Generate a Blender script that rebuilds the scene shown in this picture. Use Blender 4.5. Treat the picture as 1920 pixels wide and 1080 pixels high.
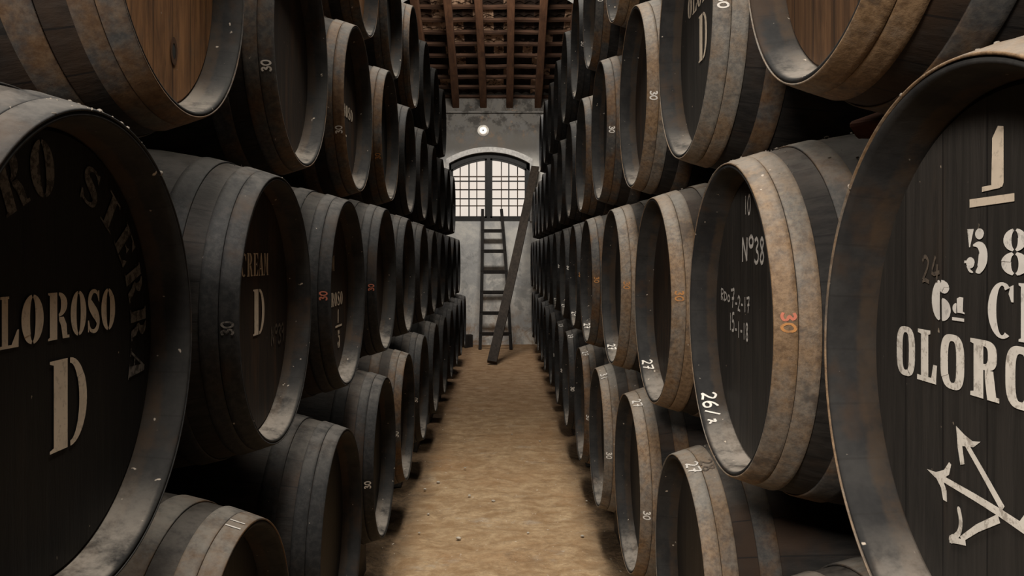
import bpy, bmesh, math, random
from mathutils import Vector, Matrix
random.seed(7)
PI = math.pi
sc = bpy.context.scene
for o in list(bpy.data.objects): bpy.data.objects.remove(o)

# ---------------------------------------------------------------- camera
CH = 1.537                      # eye height above the floor
FPX = 1555.3
cam_d = bpy.data.cameras.new('camera')
cam = bpy.data.objects.new('camera', cam_d)
sc.collection.objects.link(cam)
cam.location = (0, 0, CH)
cam.rotation_euler = (PI/2, 0, 0)
cam_d.sensor_fit = 'HORIZONTAL'
cam_d.sensor_width = 36.0
cam_d.lens = FPX/1920*36.0
cam_d.shift_x = (960-944.2)/1920
cam_d.shift_y = -(540-479.3)/1920
cam_d.clip_start = 0.02
cam_d.clip_end = 100
sc.camera = cam

# ---------------------------------------------------------------- view, world, lights
sc.view_settings.view_transform = 'Standard'
sc.view_settings.look = 'None'
sc.view_settings.gamma = 1.0
sc.view_settings.use_curve_mapping = False
sc.view_settings.exposure = 0.0
world = bpy.data.worlds.new('daylight'); sc.world = world
world.use_nodes = True
bg = world.node_tree.nodes['Background']
bg.inputs[0].default_value = (1.0, 0.90, 0.82, 1)
bg.inputs[1].default_value = 0.95

def area(name, loc, target, sx, sy, power, col, spread=180):
    d = bpy.data.lights.new(name, 'AREA'); d.shape = 'RECTANGLE'
    d.size = sx; d.size_y = sy; d.energy = power; d.color = col; d.spread = math.radians(spread)
    o = bpy.data.objects.new(name, d); sc.collection.objects.link(o)
    o.location = loc
    o.rotation_euler = (Vector(target)-Vector(loc)).to_track_quat('-Z', 'Y').to_euler()
    return o
# unseen lights added behind the camera to light the stacks and aisle
area('unseen_rear_light', (-0.74, -0.9, 2.75), (0.5, 2.0, 1.4), 0.5, 0.5, 96, (1.0, 0.93, 0.84))
area('unseen_rear_light', (0.1, -3.4, 2.4), (0.0, 9.0, 2.2), 1.4, 1.4, 6, (0.86, 0.93, 1.0))
# unseen overhead lights along the aisle
for yy, pw, sp in ((0.9, 32, 90), (3.2, 30, 90), (5.6, 29, 90), (8.0, 8, 140)):
    area('unseen_overhead_light', (-0.03, yy, 4.9), (-0.03, yy, 0), 0.5, 1.2, pw, (1.0, 0.93, 0.82), sp)
area('unseen_overhead_light', (-0.1, 10.4, 5.15), (-0.1, 14.4, 0.6), 1.2, 0.4, 105, (1.0, 0.96, 0.90), 150)  # added unseen light above the far end, aimed to brighten the end wall

# ---------------------------------------------------------------- node helpers
class NT:
    def __init__(s, name, rough=0.8, spec=0.3):
        s.m = bpy.data.materials.new(name); s.m.use_nodes = True
        s.t = s.m.node_tree; s.b = s.t.nodes['Principled BSDF']
        s.b.inputs['Roughness'].default_value = rough
        s.b.inputs['Specular IOR Level'].default_value = spec
    def n(s, typ, **kw):
        x = s.t.nodes.new(typ)
        for k, v in kw.items(): setattr(x, k, v)
        return x
    def l(s, a, b): s.t.links.new(a, b)
    def val(s, sock, v):
        if hasattr(v, 'links') or hasattr(v, 'is_linked'): s.l(v, sock)
        else: sock.default_value = v
    def math(s, op, a, b=0.0, c=0.0, clamp=False):
        x = s.n('ShaderNodeMath', operation=op, use_clamp=clamp)
        s.val(x.inputs[0], a); s.val(x.inputs[1], b); s.val(x.inputs[2], c)
        return x.outputs[0]
    def coord(s, scale=(1, 1, 1), rnd=True, kind='Object'):
        tc = s.n('ShaderNodeTexCoord'); mp = s.n('ShaderNodeMapping')
        s.l(tc.outputs[kind], mp.inputs[0]); mp.inputs['Scale'].default_value = scale
        if rnd:
            oi = s.n('ShaderNodeObjectInfo')
            cx = s.n('ShaderNodeCombineXYZ')
            s.l(s.math('MULTIPLY', oi.outputs['Random'], 37.0), cx.inputs[0])
            s.l(s.math('MULTIPLY', oi.outputs['Random'], 91.0), cx.inputs[1])
            s.l(cx.outputs[0], mp.inputs['Location'])
        return mp.outputs[0]
    def noise(s, vec, scale, detail=4, rough=0.6, dist=0.0):
        x = s.n('ShaderNodeTexNoise'); s.l(vec, x.inputs['Vector'])
        x.inputs['Scale'].default_value = scale; x.inputs['Detail'].default_value = detail
        x.inputs['Roughness'].default_value = rough; x.inputs['Distortion'].default_value = dist
        return x.outputs['Fac']
    def ramp(s, fac, p0, p1):
        x = s.n('ShaderNodeMapRange'); x.interpolation_type = 'SMOOTHSTEP'
        s.val(x.inputs[0], fac); x.inputs[1].default_value = p0; x.inputs[2].default_value = p1
        return x.outputs[0]
    def mix(s, fac, a, b):
        x = s.n('ShaderNodeMix', data_type='RGBA')
        s.val(x.inputs[0], fac)
        for sock, v in ((x.inputs[6], a), (x.inputs[7], b)):
            if isinstance(v, tuple): sock.default_value = v + (1,)
            else: s.l(v, sock)
        return x.outputs[2]
    def color(s, c): s.l(c, s.b.inputs['Base Color']) if not isinstance(c, tuple) else setattr(s.b.inputs['Base Color'], 'default_value', c+(1,))
    def bump(s, h, strength=0.3, dist=0.005, normal=None):
        x = s.n('ShaderNodeBump'); x.inputs['Strength'].default_value = strength; x.inputs['Distance'].default_value = dist
        s.l(h, x.inputs['Height'])
        if normal: s.l(normal, x.inputs['Normal'])
        s.l(x.outputs[0], s.b.inputs['Normal']); return x.outputs[0]
    def up(s):
        g = s.n('ShaderNodeNewGeometry'); sp = s.n('ShaderNodeSeparateXYZ')
        s.l(g.outputs['Normal'], sp.inputs[0]); return sp.outputs[2]
    def rand(s):
        return s.n('ShaderNodeObjectInfo').outputs['Random']

def dusty(t, base, vec, amount=0.6, col=(0.21, 0.19, 0.165), p0=0.55, p1=1.0):
    """settled dust and lime on faces that look up"""
    f = t.math('MULTIPLY', t.ramp(t.up(), p0, p1), t.ramp(t.noise(vec, 14, 5, 0.7), 0.25, 0.62))
    return t.mix(t.math('MULTIPLY', f, amount), base, col)

def specks(t, base, vec, scale=55, thr=0.76, col=(0.42, 0.36, 0.30)):
    f = t.ramp(t.noise(vec, scale, 2, 0.5), thr-0.02, thr+0.03)
    return t.mix(f, base, col)

def mat_hoop():
    t = NT('hoop_iron', 0.62, 0.35); v = t.coord(); r = t.rand()
    a = t.noise(v, 3.2, 8, 0.72); b = t.noise(v, 75, 5, 0.75)
    base = t.mix(t.ramp(b, 0.30, 0.68), (0.10, 0.094, 0.087), (0.19, 0.17, 0.145))
    rust = t.mix(t.ramp(b, 0.30, 0.68), (0.10, 0.058, 0.029), (0.22, 0.140, 0.077))
    f = t.math('ADD', t.ramp(a, 0.36, 0.62), t.math('MULTIPLY', t.math('SUBTRACT', r, 0.5), 0.35), clamp=True)
    c = t.mix(f, base, rust)
    c = t.mix(t.math('MULTIPLY', t.ramp(t.noise(v, 9, 4, 0.7), 0.56, 0.66), 0.6), c, (0.040, 0.035, 0.033))
    c = dusty(t, c, v, 0.75)
    c = specks(t, c, v)
    t.color(c); t.bump(b, 0.5, 0.003); return t.m

def mat_hoop_shaded():  # black hoop iron, darkened in colour for shaded left and far barrels
    t = NT('hoop_iron_black_shaded', 0.68, 0.2); v = t.coord(); r = t.rand()
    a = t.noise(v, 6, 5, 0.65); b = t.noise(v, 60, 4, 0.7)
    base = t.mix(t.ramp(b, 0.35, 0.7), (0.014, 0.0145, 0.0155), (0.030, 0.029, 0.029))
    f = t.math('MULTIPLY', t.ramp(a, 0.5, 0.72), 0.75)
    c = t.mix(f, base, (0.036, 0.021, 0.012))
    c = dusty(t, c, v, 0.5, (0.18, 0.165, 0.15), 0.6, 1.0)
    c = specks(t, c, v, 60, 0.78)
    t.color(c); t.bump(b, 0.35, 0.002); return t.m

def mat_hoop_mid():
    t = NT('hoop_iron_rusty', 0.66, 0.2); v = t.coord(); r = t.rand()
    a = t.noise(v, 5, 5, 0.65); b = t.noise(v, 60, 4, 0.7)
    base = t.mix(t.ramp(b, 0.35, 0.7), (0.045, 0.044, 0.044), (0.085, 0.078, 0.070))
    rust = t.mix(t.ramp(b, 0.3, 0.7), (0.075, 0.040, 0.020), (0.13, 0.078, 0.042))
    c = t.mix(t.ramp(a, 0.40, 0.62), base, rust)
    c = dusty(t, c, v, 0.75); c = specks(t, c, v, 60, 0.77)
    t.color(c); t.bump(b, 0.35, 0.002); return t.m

def mat_staves():
    t = NT('black_painted_staves', 0.72, 0.25); v = t.coord(); r = t.rand()
    tc = t.n('ShaderNodeTexCoord'); sp = t.n('ShaderNodeSeparateXYZ'); t.l(tc.outputs['Object'], sp.inputs[0])
    ang = t.math('ARCTAN2', t.math('SUBTRACT', sp.outputs[2], 0.450), sp.outputs[1])
    fr = t.math('FRACT', t.math('MULTIPLY', t.math('ADD', ang, 4.0), 26/(2*PI)))
    seam = t.math('LESS_THAN', t.math('ABSOLUTE', t.math('SUBTRACT', fr, 0.5)), 0.02)
    vs = t.coord((3, 30, 30)); g = t.noise(vs, 1.6, 5, 0.7)
    a = t.noise(v, 4, 4, 0.6)
    c = t.mix(t.ramp(g, 0.35, 0.7), (0.009, 0.008, 0.0075), (0.024, 0.021, 0.019))
    f = t.math('MULTIPLY', t.ramp(a, 0.45, 0.68), t.math('ADD', 0.35, t.math('MULTIPLY', r, 0.5)))
    c = t.mix(f, c, (0.042, 0.022, 0.011))
    c = t.mix(t.math('MULTIPLY', seam, 0.75), c, (0.006, 0.005, 0.005))
    c = dusty(t, c, v, 0.5, (0.13, 0.115, 0.10))
    t.color(c)
    h = t.math('SUBTRACT', g, t.math('MULTIPLY', seam, 1.5)); t.bump(h, 0.5, 0.003); return t.m

def mat_chime():
    t = NT('chime_wood', 0.75, 0.12); v = t.coord(); r = t.rand()
    tc = t.n('ShaderNodeTexCoord'); sp = t.n('ShaderNodeSeparateXYZ'); t.l(tc.outputs['Object'], sp.inputs[0])
    ang = t.math('ARCTAN2', t.math('SUBTRACT', sp.outputs[2], 0.450), sp.outputs[1])
    k = t.math('MULTIPLY', t.math('ADD', ang, 4.0), 26/(2*PI))
    fr = t.math('FRACT', k)
    seam = t.math('LESS_THAN', t.math('ABSOLUTE', t.math('SUBTRACT', fr, 0.5)), 0.02)
    wn = t.n('ShaderNodeTexWhiteNoise', noise_dimensions='1D'); t.l(t.math('FLOOR', t.math('ADD', k, 0.5)), wn.inputs['W'])
    a = t.noise(v, 7, 5, 0.7); b = t.noise(v, 50, 3, 0.6)
    c = t.mix(t.ramp(a, 0.3, 0.7), (0.015, 0.015, 0.0155), (0.036, 0.0345, 0.033))
    c = t.mix(t.math('MULTIPLY', wn.outputs[0], 0.18), c, (0.016, 0.015, 0.015))
    c = t.mix(t.math('MULTIPLY', t.ramp(t.noise(v, 4.5, 4, 0.7), 0.54, 0.7), 0.6), c, (0.050, 0.030, 0.018))
    c = t.mix(t.math('MULTIPLY', seam, 0.25), c, (0.012, 0.011, 0.010))
    inner = t.math('MULTIPLY', t.ramp(t.math('ADD', sp.outputs[0], t.math('MULTIPLY', a, 0.03)), -0.598, -0.588), t.ramp(t.noise(v, 12, 5, 0.7), 0.3, 0.6))
    c = t.mix(t.math('MULTIPLY', inner, 0.5), c, (0.060, 0.038, 0.022))
    c = dusty(t, c, v, 0.75, (0.30, 0.265, 0.23), 0.65, 1.0)
    c = specks(t, c, v, 50, 0.74)
    t.color(c); t.bump(b, 0.3, 0.002); return t.m

def mat_head(name, dark, light, stain, amount, lo=0.45):
    t = NT(name, 0.62, 0.3); v = t.coord(); r = t.rand()
    tc = t.n('ShaderNodeTexCoord'); sp = t.n('ShaderNodeSeparateXYZ'); t.l(tc.outputs['Object'], sp.inputs[0])
    k = t.math('ADD', t.math('DIVIDE', sp.outputs[1], 0.098), t.math('ADD', 10.0, r))
    fr = t.math('FRACT', k)
    seam = t.math('LESS_THAN', t.math('ABSOLUTE', t.math('SUBTRACT', fr, 0.5)), 0.018)
    vs = t.coord((1, 30, 2.2)); g = t.noise(vs, 1.5, 6, 0.7, 0.6)
    wn = t.n('ShaderNodeTexWhiteNoise', noise_dimensions='1D'); t.l(t.math('FLOOR', t.math('ADD', k, 0.5)), wn.inputs['W'])
    c = t.mix(t.ramp(g, 0.3, 0.72), dark, light)
    c = t.mix(t.math('MULTIPLY', wn.outputs[0], 0.3), c, tuple(x*0.5 for x in dark))
    vb = t.coord((1, 8, 1.6))
    f = t.math('MULTIPLY', t.ramp(t.noise(vb, 1.8, 5, 0.65, 0.4), lo, lo+0.25), amount)
    c = t.mix(f, c, stain)
    if 'bare' in name:
        st = t.ramp(t.noise(t.coord((1, 22, 1.1)), 1.3, 6, 0.75, 1.2), 0.57, 0.66)
        c = t.mix(t.math('MULTIPLY', st, 0.85), c, (0.012, 0.008, 0.006))
        c = t.mix(t.math('MULTIPLY', t.ramp(t.noise(v, 5, 6, 0.75), 0.5, 0.7), 0.5), c, (0.10, 0.075, 0.055))
    c = t.mix(t.math('MULTIPLY', seam, 0.7), c, (0.005, 0.004, 0.004))
    c = specks(t, c, v, 60, 0.775, (0.30, 0.24, 0.18))
    t.color(c)
    h = t.math('SUBTRACT', g, t.math('MULTIPLY', seam, 1.5)); t.bump(h, 0.45, 0.003); return t.m

def mat_paint(name, col, wear=0.45, under=(0.03, 0.026, 0.024), p=0.5, rough=0.7):
    t = NT(name, rough, 0.3); v = t.coord()
    f = t.math('MULTIPLY', t.ramp(t.noise(v, 70, 4, 0.75), p, p+0.14), wear)
    c = t.mix(f, col, under)
    c = t.mix(t.math('MULTIPLY', t.ramp(t.noise(v, 22, 3, 0.6), 0.45, 0.7), 0.35), c, tuple(x*0.6 for x in col))
    t.color(c); return t.m

def mat_floor():
    t = NT('beaten_earth_floor', 0.85, 0.25)
    v = t.coord((1, 1, 1), False); vx = t.coord((1, 1.25, 1), False)
    a = t.noise(v, 1.1, 5, 0.65); b = t.noise(vx, 7, 7, 0.68, 0.5); c0 = t.noise(v, 45, 4, 0.7)
    c = t.mix(t.ramp(b, 0.3, 0.72), (0.38, 0.235, 0.120), (0.66, 0.48, 0.295))
    c = t.mix(t.math('MULTIPLY', t.ramp(a, 0.45, 0.7), 0.55), c, (0.46, 0.265, 0.13))
    c = t.mix(t.math('MULTIPLY', t.ramp(t.noise(vx, 2.6, 5, 0.7), 0.58, 0.72), 0.45), c, (0.60, 0.55, 0.48))
    c = t.mix(t.math('MULTIPLY', t.ramp(t.noise(vx, 3.3, 5, 0.7, 0.3), 0.60, 0.75), 0.6), c, (0.20, 0.135, 0.08))
    fine = t.noise(v, 26, 6, 0.75)
    c = t.mix(t.math('MULTIPLY', t.ramp(fine, 0.42, 0.62), 0.35), c, (0.27, 0.17, 0.09))
    c = t.mix(t.math('MULTIPLY', t.ramp(t.noise(v, 1.9, 7, 0.75, 1.0), 0.54, 0.66), 0.45), c, (0.20, 0.125, 0.070))
    c = t.mix(t.math('MULTIPLY', t.ramp(t.noise(v, 9, 7, 0.8, 0.8), 0.58, 0.68), 0.5), c, (0.60, 0.50, 0.37))
    # trodden-in dirt and rubble beside the stacks, plus the stacks' shade painted in
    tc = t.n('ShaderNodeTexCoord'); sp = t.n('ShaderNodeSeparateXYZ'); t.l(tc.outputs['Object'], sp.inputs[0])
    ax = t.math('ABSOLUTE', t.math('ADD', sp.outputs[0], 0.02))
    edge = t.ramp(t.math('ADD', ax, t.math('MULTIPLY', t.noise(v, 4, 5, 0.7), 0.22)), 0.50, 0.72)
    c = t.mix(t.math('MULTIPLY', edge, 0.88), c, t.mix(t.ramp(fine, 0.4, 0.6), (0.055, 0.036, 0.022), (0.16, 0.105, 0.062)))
    c = t.mix(t.math('MULTIPLY', t.ramp(sp.outputs[1], 5.0, 10.5), 0.55), c, t.mix(t.ramp(b, 0.3, 0.7), (0.26, 0.14, 0.068), (0.44, 0.26, 0.14)))  # browner towards the far end, with the dimming light put into colour
    c = specks(t, c, v, 38, 0.735, (0.78, 0.70, 0.60))
    t.color(c)
    t.bump(t.math('ADD', t.math('MULTIPLY', b, 0.7), t.math('ADD', t.math('MULTIPLY', fine, 0.5), t.math('MULTIPLY', c0, 0.25))), 1.0, 0.035); return t.m

def mat_wall(name, base, grey, brown, brick=False):
    t = NT(name, 0.9, 0.1); v = t.coord((1, 1, 1), False)
    a = t.noise(v, 1.7, 6, 0.7, 0.5); b = t.noise(v, 3.6, 6, 0.72, 0.6); f0 = t.noise(v, 40, 4, 0.7)
    c = t.mix(t.ramp(a, 0.40, 0.62), base, grey)
    tc = t.n('ShaderNodeTexCoord'); sp = t.n('ShaderNodeSeparateXYZ'); t.l(tc.outputs['Object'], sp.inputs[0])
    z = sp.outputs[2]
    # damp stains: brown near the foot, grey-black weathering high under the roof
    lowb = t.math('MULTIPLY', t.math('SUBTRACT', 1.0, t.ramp(z, 0.15, 0.85)), t.ramp(b, 0.46, 0.62))
    c = t.mix(t.math('MULTIPLY', lowb, 0.8), c, brown)
    patch = t.math('MULTIPLY', t.ramp(t.noise(v, 2.9, 5, 0.7, 0.4), 0.50, 0.60), 0.55)
    midg = t.math('MULTIPLY', patch, t.math('SUBTRACT', 1.0, t.ramp(z, 1.5, 2.2)))
    c = t.mix(midg, c, tuple(x*0.62 for x in grey))
    c = t.mix(t.math('MULTIPLY', t.ramp(z, 3.0, 3.45), 0.9), c, t.mix(t.ramp(a, 0.4, 0.62), (0.085, 0.077, 0.069), (0.135, 0.127, 0.118)))
    hi = t.math('MULTIPLY', t.ramp(z, 3.15, 3.5), t.ramp(b, 0.40, 0.60))
    c = t.mix(t.math('MULTIPLY', hi, 0.75), c, (0.16, 0.145, 0.125))
    hi2 = t.math('MULTIPLY', t.ramp(z, 3.55, 3.9), t.ramp(t.noise(v, 5.5, 5, 0.7), 0.47, 0.60))
    c = t.mix(t.math('MULTIPLY', hi2, 0.8), c, (0.05, 0.045, 0.04))
    c = t.mix(t.math('MULTIPLY', t.math('MULTIPLY', t.ramp(z, 3.3, 3.7), t.ramp(t.noise(v, 3.1, 5, 0.7), 0.56, 0.68)), 0.5), c, (0.30, 0.19, 0.11))
    t.color(c); t.bump(t.math('ADD', b, t.math('MULTIPLY', f0, 0.3)), 0.5, 0.02); return t.m

def mat_wood(name, dark, light, scale=(2, 20, 20), rough=0.75, dust=0.0, bump=0.4):
    t = NT(name, rough, 0.25); v = t.coord(); vs = t.coord(scale)
    g = t.noise(vs, 1.5, 6, 0.7, 0.5)
    c = t.mix(t.ramp(g, 0.3, 0.72), dark, light)
    c = t.mix(t.math('MULTIPLY', t.ramp(t.noise(v, 3, 4, 0.6), 0.5, 0.7), 0.5), c, tuple(x*0.45 for x in dark))
    if dust: c = dusty(t, c, v, dust)
    t.color(c); t.bump(g, bump, 0.004); return t.m

def mat_tiles():
    t = NT('roof_tile_underside', 0.9, 0.1); v = t.coord((1, 1, 1), False)
    vo = t.n('ShaderNodeTexWhiteNoise', noise_dimensions='2D')
    sn = t.n('ShaderNodeVectorMath', operation='SNAP'); t.l(v, sn.inputs[0]); sn.inputs[1].default_value = (0.155, 0.27, 10)
    t.l(sn.outputs[0], vo.inputs['Vector'])
    w = vo.outputs['Value']
    c = t.mix(t.ramp(w, 0.5, 1.0), (0.022, 0.014, 0.010), (0.065, 0.034, 0.020))
    c = t.mix(t.math('MULTIPLY', t.math('GREATER_THAN', w, 0.78), t.ramp(t.noise(v, 9, 4, 0.7), 0.38, 0.52)), c, (0.40, 0.25, 0.16))
    t.color(c); t.bump(t.noise(v, 12, 4, 0.7), 0.6, 0.02); return t.m

def mat_simple(name, col, rough=0.6, spec=0.3, metal=0.0, emit=None):
    t = NT(name, rough, spec); v = t.coord()
    c = t.mix(t.ramp(t.noise(v, 25, 4, 0.6), 0.3, 0.7), tuple(x*0.8 for x in col), tuple(min(1, x*1.15) for x in col))
    t.color(c); t.b.inputs['Metallic'].default_value = metal
    if emit:
        t.b.inputs['Emission Color'].default_value = emit[0]+(1,); t.b.inputs['Emission Strength'].default_value = emit[1]
    return t.m

def mat_glass():
    m = bpy.data.materials.new('window_glass'); m.use_nodes = True; nt = m.node_tree; nt.nodes.clear()
    o = nt.nodes.new('ShaderNodeOutputMaterial'); mx = nt.nodes.new('ShaderNodeMixShader')
    tr = nt.nodes.new('ShaderNodeBsdfTransparent'); gl = nt.nodes.new('ShaderNodeBsdfGlossy')
    tr.inputs[0].default_value = (0.93, 0.92, 0.90, 1); gl.inputs['Roughness'].default_value = 0.45
    fr = nt.nodes.new('ShaderNodeFresnel'); fr.inputs[0].default_value = 1.15
    nt.links.new(fr.outputs[0], mx.inputs[0]); nt.links.new(tr.outputs[0], mx.inputs[1]); nt.links.new(gl.outputs[0], mx.inputs[2])
    nt.links.new(mx.outputs[0], o.inputs[0]); return m

M = dict(
    hoop=mat_hoop(), hoop_shaded=mat_hoop_shaded(), hoopm=mat_hoop_mid(), staves=mat_staves(), chime=mat_chime(),
    head_black=mat_head('black_painted_head', (0.020, 0.018, 0.016), (0.038, 0.033, 0.029), (0.060, 0.038, 0.024), 0.35, 0.55),
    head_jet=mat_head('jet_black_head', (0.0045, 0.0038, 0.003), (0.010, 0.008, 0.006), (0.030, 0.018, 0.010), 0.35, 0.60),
    head_brown=mat_head('brown_black_head', (0.014, 0.010, 0.008), (0.034, 0.022, 0.014), (0.065, 0.032, 0.015), 0.6, 0.45),
    head_bare=mat_head('bare_oak_head', (0.13, 0.060, 0.024), (0.34, 0.165, 0.068), (0.035, 0.018, 0.010), 0.75, 0.47),
    head_tan=mat_head('dark_oak_head', (0.050, 0.024, 0.011), (0.13, 0.066, 0.030), (0.025, 0.015, 0.009), 0.6, 0.47),
    white=mat_paint('white_stencil_paint', (0.72, 0.68, 0.63), 0.35, p=0.55),
    worn=mat_paint('worn_white_paint', (0.74, 0.69, 0.62), 0.6, (0.16, 0.12, 0.09), 0.51),
    cream=mat_paint('cream_stencil_paint', (0.62, 0.52, 0.41), 0.35, (0.10, 0.08, 0.06), 0.52),
    faint=mat_paint('faded_grey_paint', (0.17, 0.155, 0.14), 0.9, (0.03, 0.026, 0.024), 0.44),
    chalk=mat_paint('chalk_marks', (0.55, 0.52, 0.49), 0.5, (0.10, 0.09, 0.08), 0.52),
    chalkf=mat_paint('faint_chalk_marks', (0.11, 0.085, 0.065), 0.8, (0.03, 0.026, 0.024), 0.47),
    red=mat_paint('red_number_paint', (0.50, 0.16, 0.10), 0.4, (0.14, 0.10, 0.07), 0.52),
    orange=mat_paint('orange_number_paint', (0.42, 0.19, 0.06), 0.5, (0.12, 0.09, 0.06), 0.5),
    crust=mat_simple('lime_dust_crust', (0.19, 0.165, 0.14), 0.95, 0.05),
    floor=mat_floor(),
    wall=mat_wall('limewashed_plaster', (0.78, 0.74, 0.67), (0.50, 0.49, 0.47), (0.40, 0.25, 0.14)),
    wall_side=mat_simple('dark_plaster', (0.10, 0.09, 0.08), 0.9, 0.1),
    lime=mat_simple('white_limewash', (0.66, 0.63, 0.59), 0.9, 0.1),
    rafter=mat_wood('rafter_timber', (0.060, 0.026, 0.013), (0.12, 0.055, 0.027), (12, 2, 12)),
    batten=mat_wood('batten_timber', (0.038, 0.018, 0.010), (0.085, 0.042, 0.023), (2, 20, 20)),
    tiles=mat_tiles(),
    frame=mat_simple('dark_painted_window_wood', (0.030, 0.028, 0.026), 0.6),
    iron=mat_simple('grille_iron', (0.14, 0.10, 0.075), 0.7),
    ladder=mat_wood('dark_ladder_wood', (0.010, 0.008, 0.007), (0.024, 0.019, 0.015), (20, 20, 2)),
    plank=mat_wood('old_plank_wood', (0.024, 0.017, 0.012), (0.055, 0.040, 0.029), (20, 20, 1.5)),
    cradle=mat_wood('cradle_timber', (0.035, 0.032, 0.030), (0.080, 0.070, 0.060), (18, 2, 18), dust=0.4),
    chip=mat_simple('pale_stone_chip', (0.52, 0.47, 0.40), 0.9, 0.1),
    brick=mat_simple('red_brick', (0.075, 0.030, 0.018), 0.9, 0.1),
    glass=mat_glass(),
    lampglow=mat_simple('lamp_glass', (0.8, 0.8, 0.75), 0.4, 0.3, 0.0, ((1.0, 0.92, 0.80), 0.75)),
)

# ---------------------------------------------------------------- mesh helpers
def link(o): sc.collection.objects.link(o); return o

def obj(name, bm, mats, parent=None, smooth=False):
    me = bpy.data.meshes.new(name); bmesh.ops.recalc_face_normals(bm, faces=bm.faces) if not getattr(bm, '_keep', False) else None
    bm.to_mesh(me); bm.free()
    for m in (mats if isinstance(mats, (list, tuple)) else [mats]): me.materials.append(m)
    if smooth:
        for p in me.polygons: p.use_smooth = True
    o = bpy.data.objects.new(name, me); link(o)
    if parent: o.parent = parent
    return o

def tag(o, label=None, cat=None, group=None, kind=None):
    if label: o['label'] = label
    if cat: o['category'] = cat
    if group: o['group'] = group
    if kind: o['kind'] = kind
    return o

def thing(name, loc, label, cat, group=None, rz=0):
    o = bpy.data.objects.new(name, None); link(o); o.location = loc; o.rotation_euler = (0, 0, rz)
    o.empty_display_size = 0.1
    return tag(o, label, cat, group)

def box(bm, x0, x1, y0, y1, z0, z1, mat=0, M4=None, bev=0.0):
    vs = [Vector((x, y, z)) for x in (x0, x1) for y in (y0, y1) for z in (z0, z1)]
    if M4: vs = [M4 @ v for v in vs]
    v = [bm.verts.new(p) for p in vs]
    fs = []
    for idx in ((0, 1, 3, 2), (4, 6, 7, 5), (0, 4, 5, 1), (2, 3, 7, 6), (0, 2, 6, 4), (1, 5, 7, 3)):
        f = bm.faces.new([v[i] for i in idx]); f.material_index = mat; fs.append(f)
    if bev:
        es = list({e for f in fs for e in f.edges})
        bmesh.ops.bevel(bm, geom=es, offset=bev, segments=2, affect='EDGES', profile=0.6)

def revolve(bm, prof, segs, mats=None, closed=False, wob=None):
    """prof: list of (x, r) round the local X axis; origin offset puts the belly bottom at z=0"""
    rings = []
    for (x, r) in prof:
        ring = []
        for i in range(segs):
            a = 2*PI*i/segs
            rr = r*(1+(wob(a, x) if wob else 0))
            ring.append(bm.verts.new((x-HL, rr*math.cos(a), RB+rr*math.sin(a))))
        rings.append(ring)
    n = len(rings)
    for j in range(n if closed else n-1):
        A, B = rings[j], rings[(j+1) % n]
        for i in range(segs):
            f = bm.faces.new((A[i], A[(i+1) % segs], B[(i+1) % segs], B[i]))
            f.smooth = True
            if mats: f.material_index = mats[j]
    return rings

HL, RB, RR = 0.65, 0.450, 0.354        # half length, belly radius, rim wood radius
HEADX = 0.066
def rad(x): return RR+(RB-0.003-RR)*(1-(abs(x-HL)/HL)**2.4)

def P(x, u, v): return Vector((x-HL, -u, RB+v))   # rim-centred barrel coordinates -> object space

# ---------------------------------------------------------------- barrels
def staves_mesh(segs):
    bm = bmesh.new()
    xs = [0.006, 0.03, 0.07, 0.11, 0.16, 0.22, 0.3, 0.4, 0.52, 0.65]
    xs = xs+[1.3-x for x in xs[-2::-1]]
    prof = []; mt = []
    # front: head groove, tapered chime, rounded rim, then the outer bulge and the back rim
    fr = [(HEADX+0.012, 0.3335), (HEADX-0.006, 0.3335), (0.045, 0.3375), (0.008, 0.3425), (0.001, 0.3455), (-0.001, 0.349), (0.001, 0.353)]
    prof += fr; mt += [1]*(len(fr))
    for x in xs: prof.append((x, rad(x)))
    mt += [0]*(len(xs)-1)
    prof += [(1.3-a, b) for (a, b) in fr[::-1]]; mt += [1]*len(fr)
    revolve(bm, prof, segs, mt)
    return bm

def hoop_mesh(x0, x1, segs, th=0.0045):
    bm = bmesh.new(); k = 4
    xs = [x0+(x1-x0)*i/k for i in range(k+1)]
    e = 0.0012
    prof = [(xs[0], rad(xs[0])+0.0005)]+[(xs[0], rad(xs[0])+th-e), (xs[0]+e, rad(xs[0])+th)]+[(x, rad(x)+th) for x in xs[1:-1]]+[(xs[-1]-e, rad(xs[-1])+th), (xs[-1], rad(xs[-1])+th-e), (xs[-1], rad(xs[-1])+0.0005)]
    ph = random.random()*6
    revolve(bm, prof, segs, None, True, lambda a, x: 0.0009*math.sin(3*a+ph)+0.0005*math.sin(11*a+ph*2))
    return bm

def head_mesh(segs, back=False):
    bm = bmesh.new(); x = HEADX if not back else 1.3-HEADX
    rs = [0.3345, 0.327, 0.24, 0.12]
    rings = []
    for j, r in enumerate(rs):
        xx = x+(0.006 if j == 0 else 0.0)*(1 if not back else -1)
        rings.append([bm.verts.new(P(xx, r*math.cos(2*PI*i/segs), r*math.sin(2*PI*i/segs))) for i in range(segs)])
    c = bm.verts.new(P(x, 0, 0))
    for A, B in zip(rings, rings[1:]):
        for i in range(segs): bm.faces.new((A[i], B[i], B[(i+1) % segs], A[(i+1) % segs]))
    for i in range(segs): bm.faces.new((rings[-1][i], c, rings[-1][(i+1) % segs]))
    return bm

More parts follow.
